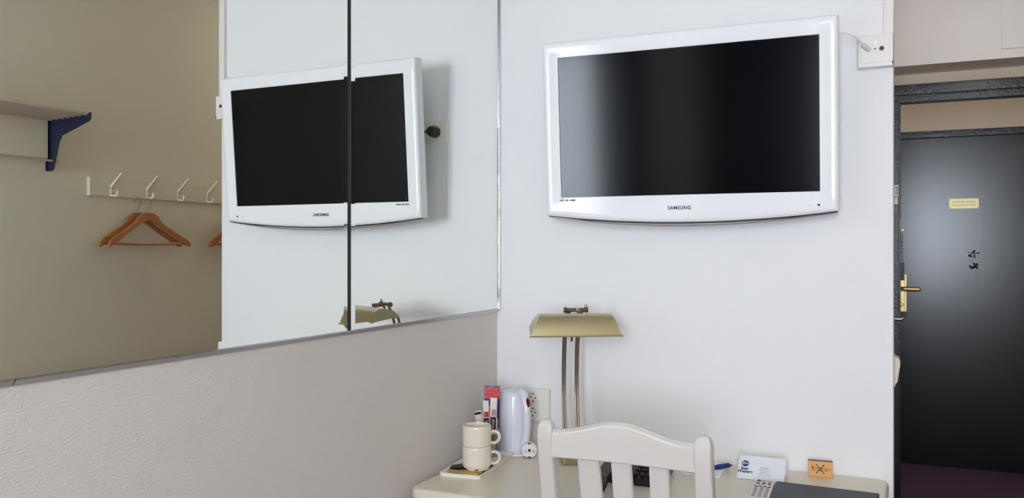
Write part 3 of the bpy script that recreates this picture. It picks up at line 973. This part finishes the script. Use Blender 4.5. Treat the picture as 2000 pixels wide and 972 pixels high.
def packet(name, label, w_, l_, h_, loc, rz, m, cat='packet', rx=0, ry=0, group=None, wav=.002, parts=None):
    root = thing(name, label, cat, loc, (R(rx), R(ry), R(rz)), group)
    t = bmesh.new()
    nx, ny = 12, 10
    top, bot = [], []
    for i in range(nx + 1):
        rt, rb = [], []
        for j in range(ny + 1):
            u, v = i / nx * 2 - 1, j / ny * 2 - 1
            puff = (1 - u ** 4) * (1 - v ** 4)
            wv = wav * (math.sin(u * 5 + v * 3) + math.sin(v * 6 - u * 2 + 1)) * .5 + wav
            rt.append(t.verts.new((u * w_ / 2, v * l_ / 2, h_ * puff + wv + .0006)))
            rb.append(t.verts.new((u * w_ / 2, v * l_ / 2, wv * (1 - puff))))
        top.append(rt); bot.append(rb)
    for i in range(nx):
        for j in range(ny):
            t.faces.new((top[i][j], top[i + 1][j], top[i + 1][j + 1], top[i][j + 1]))
            t.faces.new((bot[i][j], bot[i][j + 1], bot[i + 1][j + 1], bot[i + 1][j]))
    edge = [(i, 0) for i in range(nx)] + [(nx, j) for j in range(ny)] + [(i, ny) for i in range(nx, 0, -1)] + [(0, j) for j in range(ny, 0, -1)]
    for (a, c) in zip(edge, edge[1:] + edge[:1]):
        t.faces.new((top[a[0]][a[1]], bot[a[0]][a[1]], bot[c[0]][c[1]], top[c[0]][c[1]]))
    bmesh.ops.recalc_face_normals(t, faces=t.faces)
    obj('wrapper', t, m, root, ang=60)
    return root


b = bmesh.new(); box(b, (-.046, -.095, 0), (.045, .055, .0012)); nk = obj('black_napkin', b, 'black_pack'); nk.location = on_tray(0, -.02, .0032); nk.rotation_euler = (0, 0, TR); tag(nk, 'flat black paper liner lying in the white tray under the mugs', 'paper')
packet('gold_packet', 'gold paper packet along the front rim of the tray', .090, .040, .004, on_tray(.002, -.104, .0050), 5.6, 'gold_pack')
pb = packet('black_packet', 'shiny black tea packet lying in front of the lower mug, rear one', .084, .056, .004, on_tray(-.010, -.064, .0062), 20, 'black_pack', wav=.003)
b = bmesh.new(); box(b, (-.024, -.010, .0086), (-.006, .002, .0092), 0, 1, T(rz=20)); obj('silver_print', b, 'chrome', pb)
pb = packet('black_packet', 'shiny black tea packet with a silver print lying nearest the front rim of the tray', .078, .036, .003, on_tray(.002, -.084, .0105), -2, 'black_pack', wav=.003)
b = bmesh.new(); box(b, (-.006, -.006, .0072), (.014, .003, .0078), 0, 1, T(rz=14)); obj('silver_print', b, 'chrome', pb)
b = bmesh.new(); box(b, (-.026, .002, .0078), (-.012, .009, .0084), 0, 1, T(rz=14)); obj('silver_print', b, 'blue', pb)

# glass tumbler with sachets
gp = on_tray(-.006, .106, .0035)
gt = thing('glass_tumbler', 'clear glass tumbler holding sachets behind the mugs', 'glass', gp)
b = bmesh.new(); lathe(b, [(0, 0), (.021, 0), (.0225, .002), (.029, .080), (.0284, .0808), (.0276, .080), (.0213, .008), (0, .006)], 40); obj('tumbler', b, 'glass', gt)


def sachet(label, w_, l_, base, lean_x, lean_y, rz, m, bands, group):
    root = thing('sachet', label, 'sachet', base, (R(lean_x), R(lean_y), R(rz)), group)
    b = bmesh.new()
    t = bmesh.new()
    n = 10
    rows = []
    for i in range(n + 1):
        u = i / n
        th = .0022 * (1 - abs(2 * u - 1) ** 4) + .0004
        z = u * l_
        rows.append([t.verts.new(p) for p in ((-w_ / 2, 0, z), (-w_ * .25, -th, z), (w_ * .25, -th, z), (w_ / 2, 0, z), (w_ * .25, th, z), (-w_ * .25, th, z))])
    for a, c in zip(rows, rows[1:]):
        for k in range(6):
            t.faces.new((a[k], a[(k + 1) % 6], c[(k + 1) % 6], c[k]))
    t.faces.new(rows[0]); t.faces.new(rows[-1][::-1])
    bmesh.ops.recalc_face_normals(t, faces=t.faces)
    obj('wrapper', t, m, root)
    for (z0, z1, xa, xb, mm) in bands:
        b = bmesh.new()
        box(b, (xa * w_ / 2, -.0034, z0), (xb * w_ / 2, -.0008, z1), .0003, 1)
        obj('printed_panel', b, mm, root)
    return root


s1 = sachet('tall red and blue sachet sticking highest out of the glass', .044, .187, gp + Vector((-.002, .012, .010)), -1, 1, 22, 'blue_pack',
            [(.150, .183, -.95, .95, 'red_pack'), (.10, .128, -.75, .2, 'red_pack'), (.02, .095, -.8, .8, 'white_pack')], 'sachets in the glass')
b = bmesh.new(); tube(b, torus_arc((-.002, -.004, .113), .0135, R(20), R(200), 14, ((1, 0, 0), (0, 0, 1))), .0013, 6); obj('printed_ring', b, 'white_pack', s1)
b = bmesh.new(); tube(b, torus_arc((.0085, -.004, .135), .0055, 0, 2 * PI, 16, ((1, 0, 0), (0, 0, 1))), .0014, 6, cap=False); obj('printed_ring', b, 'white_pack', s1)
s2 = sachet('slim white and black coffee stick on the left in the glass', .017, .150, gp + Vector((-.006, -.003, .008)), 2, -2, 24, 'white_pack',
            [(.055, .100, -.85, .85, 'black_pack'), (.103, .118, -.7, .8, 'red_pack'), (.028, .050, -.8, .8, 'brown_pack')], 'sachets in the glass')
text('printed_text', 'MOCHA', .0085, 'white_pack', T(0, -.0038, .078) @ FRONT @ T(rz=-90), s2, bold=.0002)
s3 = sachet('slim white and black coffee stick on the right in the glass', .020, .158, gp + Vector((.007, -.001, .008)), 1, 2, 24, 'white_pack',
            [(.058, .104, -.8, .8, 'black_pack'), (.107, .125, -.5, .8, 'pink_pack'), (.030, .053, -.8, .8, 'brown_pack')], 'sachets in the glass')
text('printed_text', 'MOCHA', .0085, 'white_pack', T(0, -.0038, .081) @ FRONT @ T(rz=-90), s3, bold=.0002)
s4 = sachet('short white sachet with a black edge leaning out to the left of the glass', .021, .118, gp + Vector((-.011, .002, .012)), 3, -13, 20, 'white_pack',
            [(.108, .115, -.9, .9, 'black_pack'), (.062, .078, -.5, .3, 'pink_pack')], 'sachets in the glass')

# ============================================================ TELEPHONE
ph = thing('telephone', 'black desk telephone half hidden behind the chair back', 'telephone', (.545, -.265, DZ))
b = bmesh.new(); prism(b, [(-.062, 0), (.10, 0), (.10, .048), (-.062, .020)], -.115, .050, 'x', .004, 2); obj('body', b, 'black_plastic', ph)
for i in range(4):
    for j in range(3):
        b = bmesh.new(); box(b, (-.015 + j * .017, -.055 + i * .024, .022 + i * .004), (-.003 + j * .017, -.041 + i * .024, .0295 + i * .004), .001, 1); obj('key', b, 'key_black', ph)
b = bmesh.new()
tube(b, smooth([(-.066, -.20, .022), (-.066, -.165, .034), (-.066, -.10, .046), (-.066, -.03, .056), (-.066, .04, .062), (-.066, .08, .056)], 5), [.024] * 5 + [.017] * 15 + [.020] * 5 + [.024], 14)
obj('handset', b, 'black_plastic', ph)
b = bmesh.new()
pts = []
for i in range(140):
    a = i * .75
    u = i / 140
    pts.append((-.024 + .005 * math.cos(a) - .008 * math.sin(u * 3), -.165 + u * .09, .008 + .005 * math.sin(a)))
tube(b, pts, .0016, 6); obj('coiled_cord', b, 'black_plastic', ph)

# ============================================================ NOTEPAD, PEN, CARD, SIGN, REMOTE, FOLDER
b = bmesh.new(); box(b, (-.048, -.074, 0), (.048, .074, .004), .0005, 1); npd = obj('notepad', b, 'paper'); npd.location = (.667, -.092, DZ); npd.rotation_euler = (0, 0, R(2)); tag(npd, 'white notepad lying behind the right chair post, under the blue pen', 'notepad')
pn = thing('pen', 'dark blue ballpoint pen lying across the white notepad', 'pen', (.7235, -.0625, DZ + .0105), (0, 0, R(50)))
b = bmesh.new(); tube(b, [(-.125, 0, 0), (-.045, 0, 0), (-.044, 0, 0), (-.012, 0, 0), (-.002, 0, 0)], [.0052, .0056, .0062, .0062, .0056], 14); obj('barrel', b, 'blue', pn)
b = bmesh.new(); tube(b, [(-.003, 0, 0), (.006, 0, 0)], [.003, .0025], 12); obj('push_button', b, 'blue', pn)
b = bmesh.new(); box(b, (-.040, -.0015, .0055), (-.004, .0015, .0068), .0004, 1); obj('clip', b, 'blue', pn)
b = bmesh.new(); tube(b, [(-.140, 0, 0), (-.125, 0, 0)], [.001, .0043], 12); obj('tip', b, 'chrome', pn)

cdw, cdh = .1185, .070
lean = 46
cd = thing('tent_card', 'white folded card with a round blue logo standing on the desk', 'card', (.757, -.151, DZ + .0012), (0, 0, R(0)))
MC = T(0, 0, 0, -lean)
b = bmesh.new(); box(b, (0, -.0004, 0), (cdw, .0004, cdh), 0, 1, MC); obj('front_leaf', b, 'paper', cd)
tp = MC @ Vector((0, 0, cdh))
b = bmesh.new(); box(b, (0, -.0004, -.0520), (cdw, .0004, 0), 0, 1, T(0, tp.y, tp.z, 22)); obj('rear_leaf', b, 'paper', cd)
F2 = MC @ T(0, -.0007, 0) @ FRONT
b = bmesh.new(); lathe(b, [(0, 0), (.0082, 0), (.0082, .0003), (0, .0003)], 32, F2 @ T(.0175, .0455, 0)); obj('round_logo', b, 'blue', cd)
b = bmesh.new(); tube(b, torus_arc((0, 0, 0), .0091, 0, 2 * PI, 32, ((1, 0, 0), (0, 1, 0))), .0003, 4, F2 @ T(.0175, .0455, 0), cap=False); obj('logo_ring', b, 'blue', cd)
text('logo_text', 'BW', .0085, 'paper', F2 @ T(.0175, .0455, .0006), cd, bold=.0001)
text('printed_text', 'Best', .0105, 'navy_ink', F2 @ T(.0175, .0300, .0002), cd, bold=.0003)
text('printed_text', 'Western', .0105, 'navy_ink', F2 @ T(.0190, .0215, .0002), cd, bold=.0003)
for (lx, lw, lz, mm) in ((.056, .022, .036, 'print_grey'), (.052, .032, .029, 'key_grey'), (.056, .026, .0225, 'key_grey'), (.052, .034, .0165, 'key_grey')):
    for q in range(int(lw / .0042)):
        b = bmesh.new(); box(b, (lx + q * .0042, lz, 0), (lx + q * .0042 + .003, lz + .0013, .0003), 0, 1, F2); obj('print_dash', b, mm, cd)

sg = thing('no_smoking_sign', 'small wooden block sign with a crossed-out cigarette', 'sign', (.9235, -.053, DZ), (R(-4), 0, R(4)))
b = bmesh.new(); box(b, (0, 0, 0), (.060, .011, .042), .001, 1); obj('wood_block', b, 'sign_wood', sg)
b = bmesh.new(); box(b, (0, .0, .0405), (.060, .011, .0424), .0005, 1); obj('top_edge', b, 'burnt', sg)


def stroke(pts, r, name='burnt_line'):
    b = bmesh.new(); tube(b, [(x, -.0002, z) for x, z in pts], r, 6); obj(name, b, 'burnt', sg)


stroke([(.020, .033), (.040, .009)], .0010)
stroke([(.040, .033), (.020, .009)], .0010)
stroke([(.012, .0175), (.049, .0175)], .0006)
stroke([(.012, .0235), (.046, .0235), (.051, .0235), (.0525, .0205), (.051, .0175)], .0006)
stroke([(.012, .0175), (.010, .022), (.0105, .030), (.012, .024)], .0009)
stroke([(.043, .0175), (.043, .0235)], .0006)

rm = thing('remote_control', 'silver-grey remote control with small keys lying beside the dark folder', 'remote control', (.8415, -.295, DZ), (0, 0, R(3)))
b = bmesh.new(); prism(b, rounded(-.0235, -.095, .0235, .095, .010), 0, .016, 'z', .004, 2); obj('body', b, 'remote', rm)
kz = .0158
b = bmesh.new(); box(b, (-.018, .083, kz), (-.009, .089, kz + .0016), .0005, 1); obj('power_key', b, 'key_black', rm)
b = bmesh.new(); box(b, (-.006, .0865, kz), (.019, .0885, kz + .0006), 0, 1); obj('printed_line', b, 'key_grey', rm)
for r_ in range(9):
    yk = .070 - r_ * .0165
    for c_ in range(3):
        if r_ in (2,):
            continue
        b = bmesh.new(); box(b, (-.018 + c_ * .0135, yk, kz), (-.0095 + c_ * .0135, yk + .007, kz + .0016), .0006, 1)
        obj('key', b, 'key_grey' if r_ != 1 else 'key_black', rm)
for c_ in range(4):
    b = bmesh.new(); box(b, (-.020 + c_ * .0112, .029, kz), (-.0142 + c_ * .0112, .0335, kz + .0016), .0006, 1); obj('key', b, 'key_black', rm)

fd = thing('folder', 'dark slate leatherette guest folder lying at the right end of the desk', 'folder', (.8635, -.189, DZ), (0, 0, R(-3.3)))
b = bmesh.new(); box(b, (0, -.318, 0), (.236, 0, .0025), .001, 1); obj('back_cover', b, 'folder_edge', fd)
b = bmesh.new(); box(b, (.006, -.312, .0025), (.232, -.004, .0105), 0, 1); obj('pages', b, 'paper', fd)
b = bmesh.new(); prism(b, rounded(.004, -.318, .236, 0, .006, 4), .0105, .0135, 'z', .001, 1); obj('front_cover', b, 'folder', fd)
b = bmesh.new(); tube(b, [(.003, -.318, .007), (.003, 0, .007)], .0068, 12); obj('spine', b, 'folder_edge', fd)
b = bmesh.new(); box(b, (.0, -.0035, .001), (.236, 0.001, .0135), .001, 1); obj('top_edge', b, 'folder_edge', fd)
bpy.context.view_layer.update()
